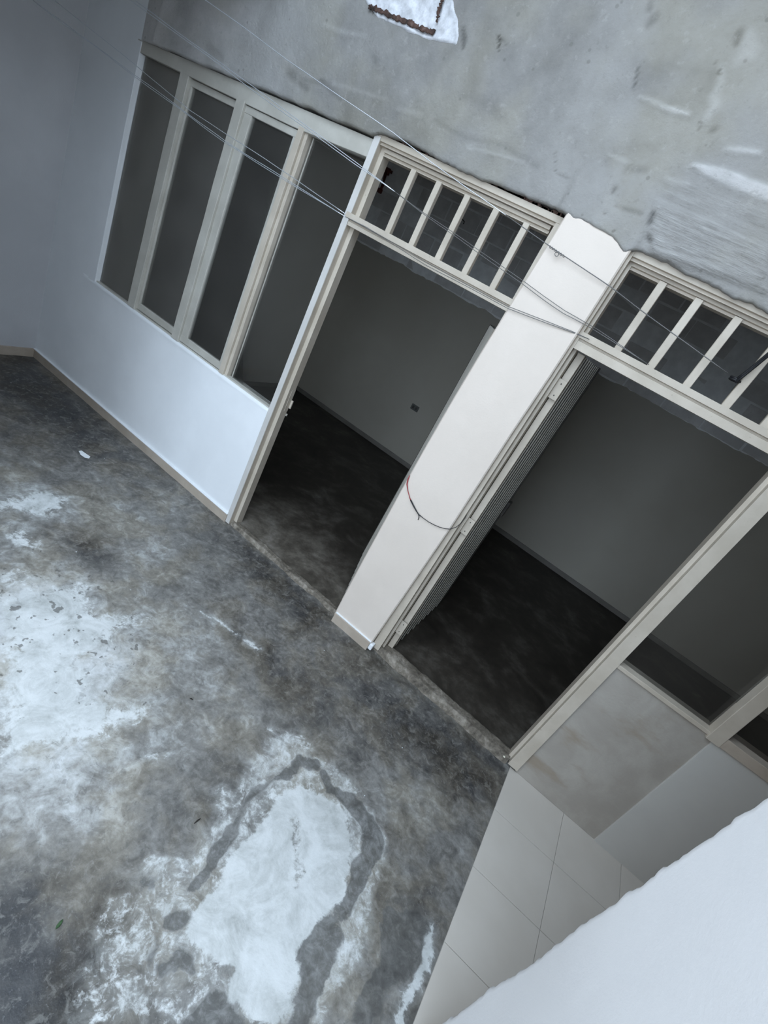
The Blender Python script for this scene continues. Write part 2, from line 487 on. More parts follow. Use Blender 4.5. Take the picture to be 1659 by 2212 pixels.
k = NT('broken_white_plaster')
n1 = k.noise(14, 9, 0.7); n2 = k.noise(50, 6, 0.6)
k.col(k.ramp(k.math('ADD', n1, k.math('MULTIPLY', k.math('SUBTRACT', n2, 0.5), 0.3)), [(0.3, (0.42, 0.42, 0.43)), (0.5, (0.60, 0.60, 0.62)), (0.7, (0.78, 0.78, 0.80))]))
k.rough(0.9); k.bump(n1, 0.5, 0.012)
M['plaster'] = k.m
k = NT('red_brown_brick_gap')
n1 = k.noise(30, 8, 0.7)
k.col(k.ramp(n1, [(0.35, (0.03, 0.02, 0.016)), (0.6, (0.10, 0.055, 0.042)), (0.75, (0.22, 0.17, 0.14))]))
k.rough(0.95); k.bump(n1, 0.6, 0.01)
M['gap'] = k.m

# ================================================================== SETTING
def struct(o, label=None):
    o['kind'] = 'structure'
    if label: o['label'] = label
    return o

XL, XR = -3.03, 1.83            # left wall, right wall face / tile edge
YB = 3.1                        # far wall of the inner rooms
# ---- patio floor ---------------------------------------------------
xs = np.concatenate([np.arange(XL, -1.8, 0.012), np.linspace(-1.8, XR, 480)])
ys = np.concatenate([np.linspace(-7.0, -2.25, 20), np.linspace(-2.24, 0.02, 300)])
XG, YG = np.meshgrid(xs, ys)
# the stain outlines are warped so that they fray like dried water marks
X = XG + 0.020 * vnoise(XG, YG, 7, 301) + 0.014 * vnoise(XG, YG, 17, 302) + 0.008 * vnoise(XG, YG, 41, 303)
Y = YG + 0.020 * vnoise(XG, YG, 7, 304) + 0.014 * vnoise(XG, YG, 17, 305) + 0.008 * vnoise(XG, YG, 41, 306)
def fl(pts): return [tuple(un(x, y, 2, 0.0)[:2]) for x, y in pts]
def r8(pts): return fl([(x / 1.728, 1200 + y / 1.728) for x, y in pts])
def r9(pts): return fl([(x / 2.9625, 900 + y / 2.9625) for x, y in pts])
def soft(sd, wdt): return np.clip(0.5 + sd / wdt, 0, 1)

inner = poly_sd(X, Y, r8([(1120, 850), (1180, 870), (1215, 900), (1250, 925), (1285, 965), (1290, 1010), (1310, 1050), (1310, 1120), (1320, 1150), (1290, 1200), (1285, 1270), (1290, 1310), (1250, 1340), (1210, 1390), (1170, 1450), (1130, 1500), (1140, 1560), (1110, 1620), (1090, 1690), (1040, 1720), (950, 1760), (920, 1700), (880, 1650), (850, 1600), (870, 1540), (800, 1520), (720, 1480), (690, 1430), (700, 1370), (720, 1310), (760, 1250), (800, 1210), (870, 1110), (940, 1040), (1000, 950), (1060, 900)]))
outer = poly_sd(X, Y, r8([(1000, 620), (1070, 640), (1150, 650), (1200, 720), (1260, 790), (1350, 880), (1420, 970), (1450, 1060), (1460, 1150), (1430, 1250), (1400, 1400), (1370, 1500), (1320, 1570), (1280, 1650), (1230, 1760), (240, 1760), (250, 1700), (290, 1560), (300, 1440), (340, 1380), (400, 1260), (480, 1240), (520, 1180), (560, 1090), (640, 1100), (740, 1060), (800, 970), (780, 880), (830, 840), (880, 850), (960, 720)]))
stroke = lambda pts, wd: line_sd(X, Y, r8(pts), wd)
darks = np.maximum.reduce([
    stroke([(1160, 770), (1110, 760), (1080, 800), (1030, 840), (950, 890), (890, 980), (830, 1080), (770, 1150), (700, 1230)], [.035, .035, .03, .018, .018, .025, .028, .03, .02]),
    stroke([(1190, 800), (1230, 880), (1290, 920), (1340, 960), (1380, 1010), (1385, 1080), (1360, 1150), (1330, 1230), (1300, 1300), (1230, 1420), (1190, 1490), (1180, 1570), (1150, 1650), (1100, 1760)], [.014, .022, .028, .045, .055, .060, .052, .042, .024, .046, .058, .052, .044, .04]),
    poly_sd(X, Y, r8([(600, 1330), (650, 1315), (700, 1330), (715, 1370), (690, 1420), (640, 1440), (590, 1400)])),
    stroke([(590, 1420), (560, 1500), (540, 1570)], [.02, .025, .015]),
    stroke([(600, 1580), (660, 1540), (700, 1560)], [.03, .04, .02]),
    poly_sd(X, Y, r8([(680, 1720), (740, 1660), (800, 1600), (880, 1640), (930, 1710), (940, 1770), (680, 1770)])),
    poly_sd(X, Y, r8([(1440, 1300), (1570, 1300), (1610, 1400), (1560, 1560), (1480, 1600), (1440, 1770), (1270, 1770), (1330, 1640), (1390, 1520)])) - 0.01,
    stroke([(500, 1330), (490, 1390)], [.012, .012]),
    stroke([(520, 1240), (560, 1225)], [.02, .015]),
])
footprint = stroke([(1110, 1000), (1110, 1180)], [.022, .026])
whites = np.maximum.reduce([
    inner,
    stroke([(1600, 1380), (1590, 1520), (1530, 1650), (1500, 1760)], [.014, .02, .016, .02]),
    stroke([(750, 210), (830, 255), (900, 310), (980, 350)], [.004, .006, .004, .002]),
])
blooms = np.maximum.reduce([
    poly_sd(X, Y, r9([(-40, 560), (100, 520), (180, 455), (330, 470), (450, 520), (420, 600), (280, 640), (130, 610), (-40, 600)])),
    poly_sd(X, Y, r9([(40, 740), (110, 720), (180, 770), (240, 810), (190, 850), (120, 830), (60, 800)])),
    poly_sd(X, Y, r9([(10, 1000), (90, 980), (160, 1010), (150, 1060), (60, 1080), (20, 1050)])),
    poly_sd(X, Y, r9([(-60, 1130), (120, 1090), (300, 1080), (500, 1050), (610, 1090), (640, 1200), (800, 1240), (1000, 1290), (900, 1380), (700, 1450), (600, 1560), (560, 1780), (300, 1860), (-60, 1880)])) - 0.03,
    poly_sd(X, Y, r8([(-40, 380), (200, 370), (400, 400), (360, 500), (600, 540), (560, 620), (420, 680), (200, 760), (-40, 800)])) - 0.03,
    poly_sd(X, Y, r8([(480, 720), (620, 690), (640, 740), (560, 760)])) - 0.01,
])
rim = np.minimum(outer, 0.12 - np.abs(inner)) 
tone = 0.50 + 0 * X
def gauss(px, py, rx, ry, amp, rot=0.0):
    global tone
    cx, cy = fl([(px, py)])[0]
    dx, dy = X - cx, Y - cy
    ca, sa = math.cos(rot), math.sin(rot)
    u, v = dx * ca + dy * sa, -dx * sa + dy * ca
    tone = tone + amp * np.exp(-(u / rx) ** 2 - (v / ry) ** 2)
gauss(120, 1480, 0.65, 0.42, 0.33)           # pale salt bloom, left, with the daylight there painted in
gauss(60, 1280, 0.45, 0.30, 0.15)
gauss(300, 1130, 0.5, 0.3, 0.12)
gauss(380, 1330, 0.6, 0.25, 0.10)
gauss(80, 850, 0.9, 0.28, -0.36)             # dark far corner: its shade painted into the tone, next line too
gauss(330, 900, 0.7, 0.12, -0.20)
gauss(200, 1200, 0.22, 0.14, -0.25)
gauss(40, 1060, 0.3, 0.1, 0.1)
gauss(640, 1490, 0.32, 0.14, -0.20)
gauss(850, 1540, 0.50, 0.17, -0.22)          # darker band along the doors
gauss(1000, 1650, 0.30, 0.22, -0.13)
gauss(620, 1290, 0.50, 0.10, -0.22)
gauss(430, 1760, 0.20, 0.17, -0.12)
gauss(520, 1700, 0.16, 0.12, -0.10)
gauss(60, 2130, 0.40, 0.18, -0.34)
gauss(250, 2020, 0.14, 0.22, -0.10)
gauss(60, 1750, 0.30, 0.16, 0.08)
gauss(900, 1700, 0.16, 0.3, 0.10)
tone = tone + np.where(outer > 0, np.clip(outer / 0.06, 0, 1) * 0.17, 0)
tone = tone + np.clip(1 - np.abs(outer - 0.03) / 0.03, 0, 1) * 0.05
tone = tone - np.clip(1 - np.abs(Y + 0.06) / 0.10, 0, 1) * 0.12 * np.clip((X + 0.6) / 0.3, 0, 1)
spots = np.clip(1 - np.hypot((X - fl([(110, 1330)])[0][0]) / 0.75, (Y - fl([(110, 1330)])[0][1]) / 0.40), 0, 1) ** 0.4
white_f = np.maximum.reduce([soft(whites, 0.075), 0.47 * soft(outer, 0.05), 0.88 * soft(blooms, 0.24)])
white_f = np.where(footprint > -0.01, np.minimum(white_f, 0.74 - np.clip(footprint + 0.01, 0, 0.02) * 9), white_f)
dark_f = soft(darks, 0.055) * (0.84 + 0.30 * vnoise(XG, YG, 13, 307))
X, Y = XG, YG
Z = 0.0015 * vnoise(X, Y, 6, 1) + 0.0012 * vnoise(X, Y, 17, 2)
floor = struct(grid_mesh('floor', np.stack([X, Y, Z], -1), M['concrete'], None,
               {'tone': tone, 'white': white_f, 'dark': dark_f, 'spots': spots}), 'grey stained concrete patio floor with white salt blooms')

# ---- inner floor and thresholds -------------------------------------
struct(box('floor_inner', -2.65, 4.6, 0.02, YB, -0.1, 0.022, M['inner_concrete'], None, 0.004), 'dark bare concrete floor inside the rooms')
def rough_slab(name, x0, x1, y0, y1, z, mat, seed):
    nx, ny = int((x1 - x0) / 0.012), 14
    gx = np.linspace(x0, x1, nx); v = np.linspace(0, 1, ny)
    A, B = np.meshgrid(gx, v)
    edge0 = y0 + 0.008 * vnoise(A, 0 * A, 9, seed) + 0.005 * vnoise(A, 0 * A, 30, seed + 1)
    edge1 = y1 + 0.018 * vnoise(A, 0 * A, 5, seed + 2) + 0.008 * vnoise(A, 0 * A, 23, seed + 3)
    Yy = edge0 + (edge1 - edge0) * B
    prof = np.clip(np.minimum(B / 0.16, (1 - B) / 0.25), 0, 1)
    Zz = -0.01 + (z + 0.011) * prof ** 0.6 + 0.004 * vnoise(A, Yy, 30, seed + 4) * prof
    return grid_mesh(name, np.stack([A, Yy, Zz], -1), mat)
struct(rough_slab('trim_1', -0.55, 0.47, 0.0, 0.07, 0.028, M['threshold'], 11), 'worn concrete threshold edge of the left doorway')
struct(rough_slab('trim_2', 0.80, 1.80, -0.012, 0.115, 0.042, M['threshold'], 21), 'chipped concrete threshold of the right doorway')

# ---- tiled passage floor at the right --------------------------------
ft = struct(box('floor_tiled', XR, 4.6, -1.60, 0.005, -0.1, 0.0005, M['grout']), 'cream tiled passage floor beside the patio')
def rect_tile(w_, h_):
    bm = bmesh.new(); box_bm(bm, 0, w_, 0, h_, -0.006, 0.0045, 0.0012)
    me = bpy.data.meshes.new('tile'); bm.to_mesh(me); bm.free(); me.materials.append(M['tile']); return me
tw, th = 0.350, 0.355
tiles = {}
ty0 = [-1.60, -1.403, -1.046, -0.690, -0.335]; ty1 = [-1.403, -1.046, -0.690, -0.335, 0.0]
for j in range(5):
    for i in range(8):
        x0 = XR + i * tw
        h_ = round(ty1[j] - ty0[j] - 0.0022, 4)
        if h_ not in tiles: tiles[h_] = rect_tile(tw - 0.0022, h_)
        o = link('tile', tiles[h_], None, ft)
        o.location = (x0 + 0.0011, ty0[j] + 0.0011, 0.0003 * RND.random())

# ---- roof slab with the light well ------------------------------------
def slab(name, rects, z0, z1, mat):
    bm = bmesh.new()
    for (a0, a1, b0, b1) in rects: box_bm(bm, a0, a1, b0, b1, z0, z1)
    return done(name, bm, mat)
struct(slab('ceiling', [(XL - 0.15, 4.75, SKY_Y1, YB + 0.15), (XL - 0.15, SKY_X0, -7.15, SKY_Y1), (SKY_X1, 4.75, -7.15, SKY_Y1)], ROOF_Z, ROOF_Z + 0.16, M['roof']), 'roof slab with an open light well over the patio')
struct(box('ceiling_passage_shade', XR, 4.6, -1.57, -0.05, 2.55, 2.67, M['roof']), 'unseen low passage ceiling, added to dim the passage')  # out of view, added to keep the passage dim

struct(box('ceiling_shade', XL - 0.15, -1.30, -4.7, -0.06, 2.97, 3.12, M['roof']), 'unseen lower slab added to shade the left part of the patio')  # unseen slab, added to darken the upper left walls
# ---- walls --------------------------------------------------------------
struct(box('wall_left', XL - 0.15, XL, -4.6, 0.13, -0.1, ROOF_Z, M['left_paint']), 'plain grey painted side wall at the left')
struct(box('wall_rear_unseen', -1.30, XR + 0.15, -7.15, -7.0, -0.1, 0.7, M['white_paint']), 'unseen parapet behind the viewer, kept low to let sky light in')  # unseen; its low height lets sky light reach the doors and rooms
struct(box('wall_shade', -1.30, -1.15, -7.0, -1.72, -0.1, ROOF_Z, M['white_paint']), 'unseen wall behind the viewer, added to shade the left corner')  # unseen blocker, its edge placed to shade the left end of the dado
struct(box('wall_recess', XL - 0.15, -1.30, -4.75, -4.6, -0.1, ROOF_Z, M['left_paint']), 'end wall of the left part under the added slab')
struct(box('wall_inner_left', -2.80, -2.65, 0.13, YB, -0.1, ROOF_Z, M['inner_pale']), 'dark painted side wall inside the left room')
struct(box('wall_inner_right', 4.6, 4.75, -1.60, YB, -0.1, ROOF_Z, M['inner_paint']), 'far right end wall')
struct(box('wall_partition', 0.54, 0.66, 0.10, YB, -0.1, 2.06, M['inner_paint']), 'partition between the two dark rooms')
struct(box('wall_header_shade', XR, XR + 0.15, -1.42, 0.0, 2.4, ROOF_Z, M['white_paint']), 'unseen wall above the passage opening, added to dim the passage')  # unseen header, added to hold sky light off the passage
# right foreground wall with a ragged plaster edge at the passage opening
zz = np.arange(-0.05, ROOF_Z + 0.001, 0.012); yy = np.concatenate([np.linspace(-7.0, -1.62, 14), np.arange(-1.60, -1.4295, 0.010)])
A, B = np.meshgrid(yy, zz)
wgt = np.clip((A + 1.62) / 0.19, 0, 1)
jag = 0.007 * vnoise(B, 0 * B, 7, 31) + 0.005 * vnoise(B, 0 * B, 26, 32) + 0.005 * vnoise(B, 0 * B, 70, 33)
lean = -0.026 * (B - 0.6)
Yy = A + wgt * (jag + lean + 0.012)
Xx = XR + 0.0035 * vnoise(A, B, 3, 34) * wgt + np.clip((A + 1.436) / 0.012, 0, 1) * 0.010
front = np.stack([Xx, Yy, B], -1)
back = front[:, -1:, :].copy(); b1 = back.copy(); b1[..., 0] += 0.006; b1[..., 1] += 0.004; b2_ = back.copy(); b2_[..., 0] = XR + 0.15
front = np.concatenate([front, b1, b2_], 1)
struct(grid_mesh('wall_right', front, M['right_paint']), 'white foreground wall at lower right with a ragged plaster edge')
struct(box('wall_passage', XR + 0.02, 4.6, -1.60, -1.47, -0.1, ROOF_Z, M['white_paint']), 'side wall of the passage')

# ---- inner far wall: painted below, bare blocks above ------------------
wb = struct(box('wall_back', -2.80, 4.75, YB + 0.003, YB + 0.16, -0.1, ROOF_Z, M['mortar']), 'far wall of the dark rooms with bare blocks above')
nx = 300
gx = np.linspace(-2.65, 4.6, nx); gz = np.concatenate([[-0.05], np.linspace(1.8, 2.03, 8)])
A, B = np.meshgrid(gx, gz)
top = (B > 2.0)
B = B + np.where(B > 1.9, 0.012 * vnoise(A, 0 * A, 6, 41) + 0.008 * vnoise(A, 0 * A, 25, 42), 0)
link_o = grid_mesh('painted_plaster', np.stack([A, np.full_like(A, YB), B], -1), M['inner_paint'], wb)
tag(link_o, 'dark painted lower part')
bm = bmesh.new(); box_bm(bm, -0.194, 0.194, -0.012, 0.012, -0.093, 0.093, 0.006)
for v in bm.verts: v.co += Vector((mnoise.noise(v.co * 15) * 0.004, mnoise.noise(v.co * 17 + Vector((3, 3, 3))) * 0.003, mnoise.noise(v.co * 13 + Vector((9, 1, 3))) * 0.004))
blk = bpy.data.meshes.new('block'); bm.to_mesh(blk); bm.free(); blk.materials.append(M['block'])
for cz in range(11):
    for cx_ in range(19):
        bx_ = -2.65 + 0.2 + cx_ * 0.40 - (0.2 if cz % 2 else 0.0)
        if bx_ < -2.5 or bx_ > 4.5: continue
        o = link('block', blk, None, wb)
        o.location = (bx_ + RND.uniform(-.006, .006), YB + 0.014 + RND.uniform(-.004, .003), 2.13 + cz * 0.198 + RND.uniform(-.005, .005))
        o.rotation_euler = (RND.uniform(-.012, .012), RND.uniform(-.012, .012) + (math.pi if RND.random() < .5 else 0), 0)
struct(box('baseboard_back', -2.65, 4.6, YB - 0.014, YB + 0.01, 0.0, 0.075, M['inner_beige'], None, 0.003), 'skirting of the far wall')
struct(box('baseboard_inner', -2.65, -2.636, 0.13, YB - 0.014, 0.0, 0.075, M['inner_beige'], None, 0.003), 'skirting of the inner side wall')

# ---- front wall: raw cement coat above the doors -----------------------
xs = np.arange(XL, 1.9301, 0.01); zs = np.linspace(0, 1, 190)
YW = -0.03
A, T_ = np.meshgrid(xs, zs)
def bottom(x):
    b = np.interp(x, [XL, -2.5, -2.44, -1.39, -0.60, -0.56, -0.38, -0.03, 0.2, 0.46, 0.52, 0.66, 0.80, 0.84, 1.1, 1.4, 2.0],
                  [2.36, 2.37, 2.405, 2.437, 2.462, 2.478, 2.490, 2.478, 2.492, 2.496, 2.50, 2.485, 2.470, 2.488, 2.480, 2.476, 2.476])
    return b
bot = bottom(A) + 0.006 * vnoise(A, 0 * A, 14, 51) + 0.004 * vnoise(A, 0 * A, 45, 52) * np.clip((A + 0.5) / 0.2, 0.2, 1) + np.clip((A - 0.45) / 0.03, 0, 1) * np.clip((0.84 - A) / 0.03, 0, 1) * (0.010 * vnoise(A, 0 * A, 13, 57) + 0.008 * vnoise(A, 0 * A, 33, 58))
ZW = bot + (ROOF_Z - bot) * T_ ** 1.0
def wl(pts): return [(un(x, y, 1, YW)[0], un(x, y, 1, YW)[2]) for x, y in pts]
def wst(pts, wd): return line_sd(A, ZW, wl(pts), wd)
def sm(sd, w_): return np.clip(0.5 + sd / w_, 0, 1)
def rz(pts): return [(1300 + x / 4.2535, y / 4.2535) for x, y in pts]   # traced on the upper right
relief = 0.006 * vnoise(A, ZW, 2.2, 53) + 0.003 * vnoise(A, ZW, 7, 54) + 0.0015 * vnoise(A, ZW, 22, 55)
tone = 0.53 + 0 * A - 0.13 * np.exp(-((A + 0.5) / 0.7) ** 2)  # middle toned down, a light level painted into the cement
pale = np.maximum.reduce([
    sm(wst(rz([(840, 1520), (1000, 1580), (1150, 1640), (1320, 1710), (1527, 1790)]), [.008, .02, .026, .024, .026]), .014),
    0.9 * sm(wst(rz([(340, 890), (450, 930), (540, 975)]), [.003, .006, .006]), .012),
    sm(wst(rz([(540, 980), (650, 1020), (790, 1060)]), [.006, .011, .007]), .012),
    0.8 * sm(wst(rz([(1130, 1375), (1250, 1385), (1450, 1410)]), [.006, .012, .008]), .014),
    0.6 * sm(wst(rz([(1020, 900), (1040, 980), (960, 1100)]), [.016, .018, .012]), .02),
    0.6 * sm(wst(rz([(1100, 620), (1090, 760), (1050, 860)]), [.008, .012, .012]), .02),
    0.55 * sm(wst(rz([(1330, 330), (1350, 480), (1250, 560)]), [.02, .03, .02]), .03),
    0.6 * sm(wst(rz([(60, 1420), (180, 1470), (260, 1500)]), [.004, .006, .004]), .01),
    0.6 * sm(wst(rz([(580, 1630), (680, 1680), (790, 1700)]), [.004, .008, .006]), .012),
    0.5 * sm(wst([(1010, 560 - 240), (1060, 330), (1130, 350)], [.003, .006, .004]), .01),
    0.5 * sm(wst([(700, 55), (740, 70), (790, 80)], [.006, .008, .004]), .02),
    0.45 * sm(wst([(720, 180), (780, 200), (830, 215)], [.006, .006, .004]), .02),
    0.4 * sm(wst([(860, 235), (910, 250)], [.006, .006]), .02),
])
brushpoly = poly_sd(A, ZW, wl(rz([(500, 1860), (660, 1930), (780, 1960), (1100, 2090), (1527, 2300), (1527, 2700), (470, 2330), (430, 2120)])))
patch2 = poly_sd(A, ZW, wl(rz([(310, 560), (420, 540), (1090, 600), (1030, 900), (820, 1080), (560, 980), (340, 870)])))
darkm = np.maximum.reduce([
    0.9 * sm(wst(rz([(470, 1960), (445, 2050)]), [.008, .012]), .012),
    0.9 * sm(wst(rz([(430, 2180), (440, 2212)]), [.008, .008]), .012),
    0.7 * sm(wst(rz([(330, 620), (315, 720), (290, 820)]), [.003, .004, .003]), .008),
    0.9 * sm(wst(rz([(1045, 570), (1050, 580)]), [.003, .003]), .008),
    0.9 * sm(wst(rz([(1085, 640), (1075, 690)]), [.004, .006]), .008),
    0.8 * sm(wst(rz([(905, 1130), (890, 1190)]), [.004, .003]), .008),
    0.7 * sm(wst(rz([(1270, 310), (1240, 400)]), [.014, .008]), .02),
    0.6 * sm(wst(rz([(480, 160), (430, 220)]), [.012, .008]), .03),
    0.5 * sm(wst(rz([(440, 20), (435, 80)]), [.008, .008]), .02),
    0.6 * sm(wst(rz([(1030, 1190), (1000, 1210)]), [.01, .006]), .02),
    0.7 * sm(wst(rz([(120, 1740), (100, 1780)]), [.008, .006]), .015),
    0.5 * sm(wst(rz([(260, 1510), (230, 1560), (400, 1560)]), [.01, .012, .01]), .03),
    0.95 * sm(wst(rz([(108, 2130), (112, 2150)]), [.004, .004]), .006),
    0.95 * sm(wst(rz([(25, 1965), (28, 1975)]), [.003, .003]), .006),
    0.6 * sm(wst(rz([(130, 1900), (250, 1940), (360, 1970)]), [.004, .006, .008]), .016),
    0.4 * sm(wst([(620, 145), (650, 170), (700, 180), (735, 215)], [.004, .006, .012, .006]), .02),
    0.8 * sm(wst([(690, 172), (705, 182)], [.004, .003]), .008),
    0.35 * sm(wst([(450, 100), (480, 125)], [.016, .012]), .04),
    0.5 * sm(wst([(620, 155), (660, 190)], [.012, .014]), .03),
    0.45 * sm(wst([(150, 10), (190, 50)], [.01, .01]), .03),
    0.4 * sm(wst([(807, 122), (812, 132)], [.012, .012]), .03),
    0.22 * sm(wst([(1000, 205), (1060, 230), (1090, 260)], [.01, .014, .01]), .04),
    0.28 * sm(wst([(940, 260), (1010, 300), (1080, 310), (1160, 360)], [.004, .008, .005, .01]), .02),
    0.6 * sm(wst([(1199, 325), (1200, 372), (1228, 384)], [.0015, .002, .0015]), .004),
    0.9 * sm(wst([(1077, 78), (1079, 90), (1076, 113)], [.007, .005, .002]), .006),
    0.8 * sm(wst([(1079, 84), (1094, 95)], [.004, .002]), .006),
    0.6 * sm(wst([(1000, 60), (1003, 85), (1000, 105)], [.006, .012, .006]), .01),
])
brush = np.clip(0.5 + brushpoly / 0.03, 0, 1) + 0.5 * np.clip(0.5 + (poly_sd(A, ZW, wl(rz([(560, 1640), (1527, 1900), (1527, 2300), (520, 1860)])))) / 0.05, 0, 1)
tone = tone + 0.33 * pale + 0.05 * np.clip(brush, 0, 1) - 0.07 * sm(patch2, .04) - 0.42 * darkm
tone = tone + 0.32 * np.clip((-0.9 - A) / 1.0, 0, 1) + 0.42 * np.clip((-2.15 - A) / 0.35, 0, 1)  # paler leftwards: offsets the shade there within the cement colour
relief = relief + 0.008 * pale + 0.010 * sm(brushpoly, 0.01) - 0.007 * darkm + 0.003 * sm(patch2, .02)
YF = YW - relief
YF[0, :] += 0.004
cap = np.clip((A - 0.44) / 0.03, 0, 1) * np.clip((0.85 - A) / 0.03, 0, 1) * np.clip(1 - (ZW - bot) / 0.25, 0, 1)
YF = YF - cap * 0.020
fade = np.clip((-2.30 - A) / 0.16, 0, 1)
YF = YF * (1 - fade) + (-0.0015) * fade
P = np.stack([A, YF, ZW], -1)
under = P[:1].copy(); under[..., 1] += 0.012; under[..., 2] -= 0.001
deep = P[:1].copy(); deep[..., 1] = 0.16; deep[..., 2] += 0.004
P = np.concatenate([deep, under, P], 0)
ext = lambda a: np.concatenate([a[:1], a[:1], a], 0)
# the chipped hole near the top
hole_px = [(779, -24), (785, 2), (800, 25), (815, 45), (850, 58), (885, 75), (920, 90), (950, 95), (990, 103), (995, 75), (993, 45), (985, 15), (978, -20), (960, -50), (800, -60)]
hole = wl(hole_px)
cxm = (A[:-1, :-1] + A[1:, 1:]) / 2; czm = (ZW[:-1, :-1] + ZW[1:, 1:]) / 2
inside = poly_sd(cxm, czm, hole) > 0.012
mask = np.concatenate([np.ones((2, A.shape[1] - 1), bool), ~inside], 0)
mask[:, xs[1:] < -2.46] = False
wf = struct(grid_mesh('wall_front', P, M['cement'], None, {'tone': ext(tone), 'brush': ext(np.clip(brush, 0, 1))}, mask), 'raw grey cement wall above the windows and doors')
box('wall_core', XL, 4.6, 0.075, 0.13, 2.50, ROOF_Z, M['gap'], wf)
box('wall_extension', 1.92, 4.6, -0.03, 0.13, 2.47, ROOF_Z, M['white_paint'], wf)

# broken plaster in the hole
hx0, hx1 = min(p[0] for p in hole), max(p[0] for p in hole)
hz0, hz1 = min(p[1] for p in hole), max(p[1] for p in hole)
gx = np.arange(hx0 - 0.03, hx1 + 0.03, 0.006); gz = np.arange(hz0 - 0.03, hz1 + 0.03, 0.006)
A2, B2 = np.meshgrid(gx, gz)
hs = poly_sd(A2, B2, hole)
rimf = np.clip((hs + 0.002) / 0.014, 0, 1)
depth = YW - 0.014 + 0.004 * vnoise(A2, B2, 40, 61) + 0.005 * vnoise(A2, B2, 15, 62)
depth = depth + (1 - rimf) * 0.03 + np.clip(hs / 0.04, 0, 1) * 0.012
pm = (hs[:-1, :-1] > -0.012)
po_ = grid_mesh('broken_plaster', np.stack([A2, depth, B2], -1), M['plaster'], wf, None, pm)
tag(po_, 'bright broken white plaster around a chipped hole')
def crack(name, pts, rad):
    p3 = []
    for i in range(len(pts) - 1):
        a_, b_ = np.array(pts[i]), np.array(pts[i + 1])
        for s_ in np.linspace(0, 1, 12)[:-1]:
            q = a_ + (b_ - a_) * s_ + np.array([RND.uniform(-1.5, 1.5), RND.uniform(-1.5, 1.5)])
            w3 = un(q[0], q[1], 1, YW - 0.012)
            p3.append(tuple(w3))
    p3.append(tuple(un(*pts[-1], 1, YW - 0.012)))
    rr = [rad * RND.uniform(0.45, 1.15) for _ in p3]
    o = tube(name, p3, rr, M['gap'], wf, 9)
    for v in o.data.vertices:
        y0 = YW - 0.016
        v.co.y = y0 + (v.co.y - y0) * 0.25
        q = v.co * 90
        v.co.x += mnoise.noise(q) * 0.004; v.co.z += mnoise.noise(q + Vector((7, 3, 1))) * 0.004
    return o
crack('brick_crack', [(798, 15), (815, 22), (840, 32), (880, 48), (905, 60), (938, 72)], 0.012)
crack('brick_crack', [(944, 48), (948, 25), (957, 0), (960, -20)], 0.010)

# ragged brick crumbs left in the gap over the door heads
bm = bmesh.new()
for i in range(150):
    x = RND.choice([RND.uniform(-0.55, 0.47), RND.uniform(-0.3, 0.46), RND.uniform(0.83, 1.78)])
    s_ = RND.uniform(0.004, 0.014)
    box_bm(bm, x - s_, x + s_, 0.0, 0.05, 2.482, 2.484 + s_ * RND.uniform(0.5, 1.3))
cr = done('brick_crumbs', bm, M['gap'], wf); cr['kind'] = 'stuff'

# ---- dado wall below the left window -------------------------------------
gx = np.linspace(XL, -0.583, 60); gz = np.linspace(-0.03, 0.905, 40)
A2, B2 = np.meshgrid(gx, gz)
Y2 = 0.0 + 0.0025 * vnoise(A2, B2, 3, 71) - np.clip((B2 - 0.885) / 0.02, 0, 1) * 0.006 * (0.6 + 0.4 * vnoise(A2, 0 * A2, 12, 72)) * np.clip((A2 + 2.55) / 0.06, 0, 1)
Pd = np.stack([A2, Y2, B2], -1)
tp = Pd[-1:].copy(); tp[..., 1] = 0.11; tp[..., 2] += 0.002
struct(grid_mesh('wall_dado', np.concatenate([Pd, tp], 0), M['dado_paint']), 'pale painted low wall under the left window')
struct(box('wall_corner', -2.526, -2.455, 0.0007, 0.12, 2.39, ROOF_Z, M['dado_paint']), 'painted wall above the window jamb')
struct(box('wall_jamb', XL, -2.525, 0.0005, 0.12, 0.88, ROOF_Z, M['dado_paint']), 'painted wall strip left of the window')
struct(box('wall_dado_inner', XL, -0.585, 0.10, 0.13, -0.05, 0.90, M['inner_paint']), 'room side of the low wall')
struct(box('baseboard_front', XL, -0.583, -0.015, 0.004, -0.02, 0.066, M['beige'], None, 0.003), 'beige skirting under the left window wall')
struct(box('trim_3', XL, -0.583, -0.017, 0.002, 0.066, 0.074, M['lip'], None, 0.003), 'thin white plaster bead along the front skirting')
struct(box('baseboard_left', XL - 0.002, XL + 0.014, -4.6, -0.015, -0.02, 0.072, M['beige'], None, 0.003), 'beige skirting of the left wall')

# ---- white pillar ------------------------------------------------------------
gz = np.array([0.04, 0.3, 0.6, 1.0, 1.3, 1.6, 1.9, 2.2, 2.35, 2.515])
Lx = np.interp(gz, [0, 0.3, 1.15, 1.74, 2.12, 2.5], [0.478, 0.470, 0.460, 0.468, 0.486, 0.504])
Rx = np.interp(gz, [0, 0.5, 1.0, 1.6, 2.0, 2.5], [0.780, 0.797, 0.812, 0.816, 0.826, 0.824])
bm = bmesh.new()
rings = []
for i, z_ in enumerate(gz):
    l_, r_ = Lx[i], Rx[i]; b_ = 0.006
    pr = [(l_ + b_, -0.045), (r_ - b_, -0.045), (r_, -0.045 + b_), (r_, 0.13), (l_, 0.13), (l_, -0.045 + b_)]
    rings.append([bm.verts.new((p[0], p[1], z_)) for p in pr])
for i in range(len(gz) - 1):
    for j in range(6):
        bm.faces.new((rings[i][j], rings[i][(j + 1) % 6], rings[i + 1][(j + 1) % 6], rings[i + 1][j]))
bm.faces.new(rings[0][::-1]); bm.faces.new(rings[-1])
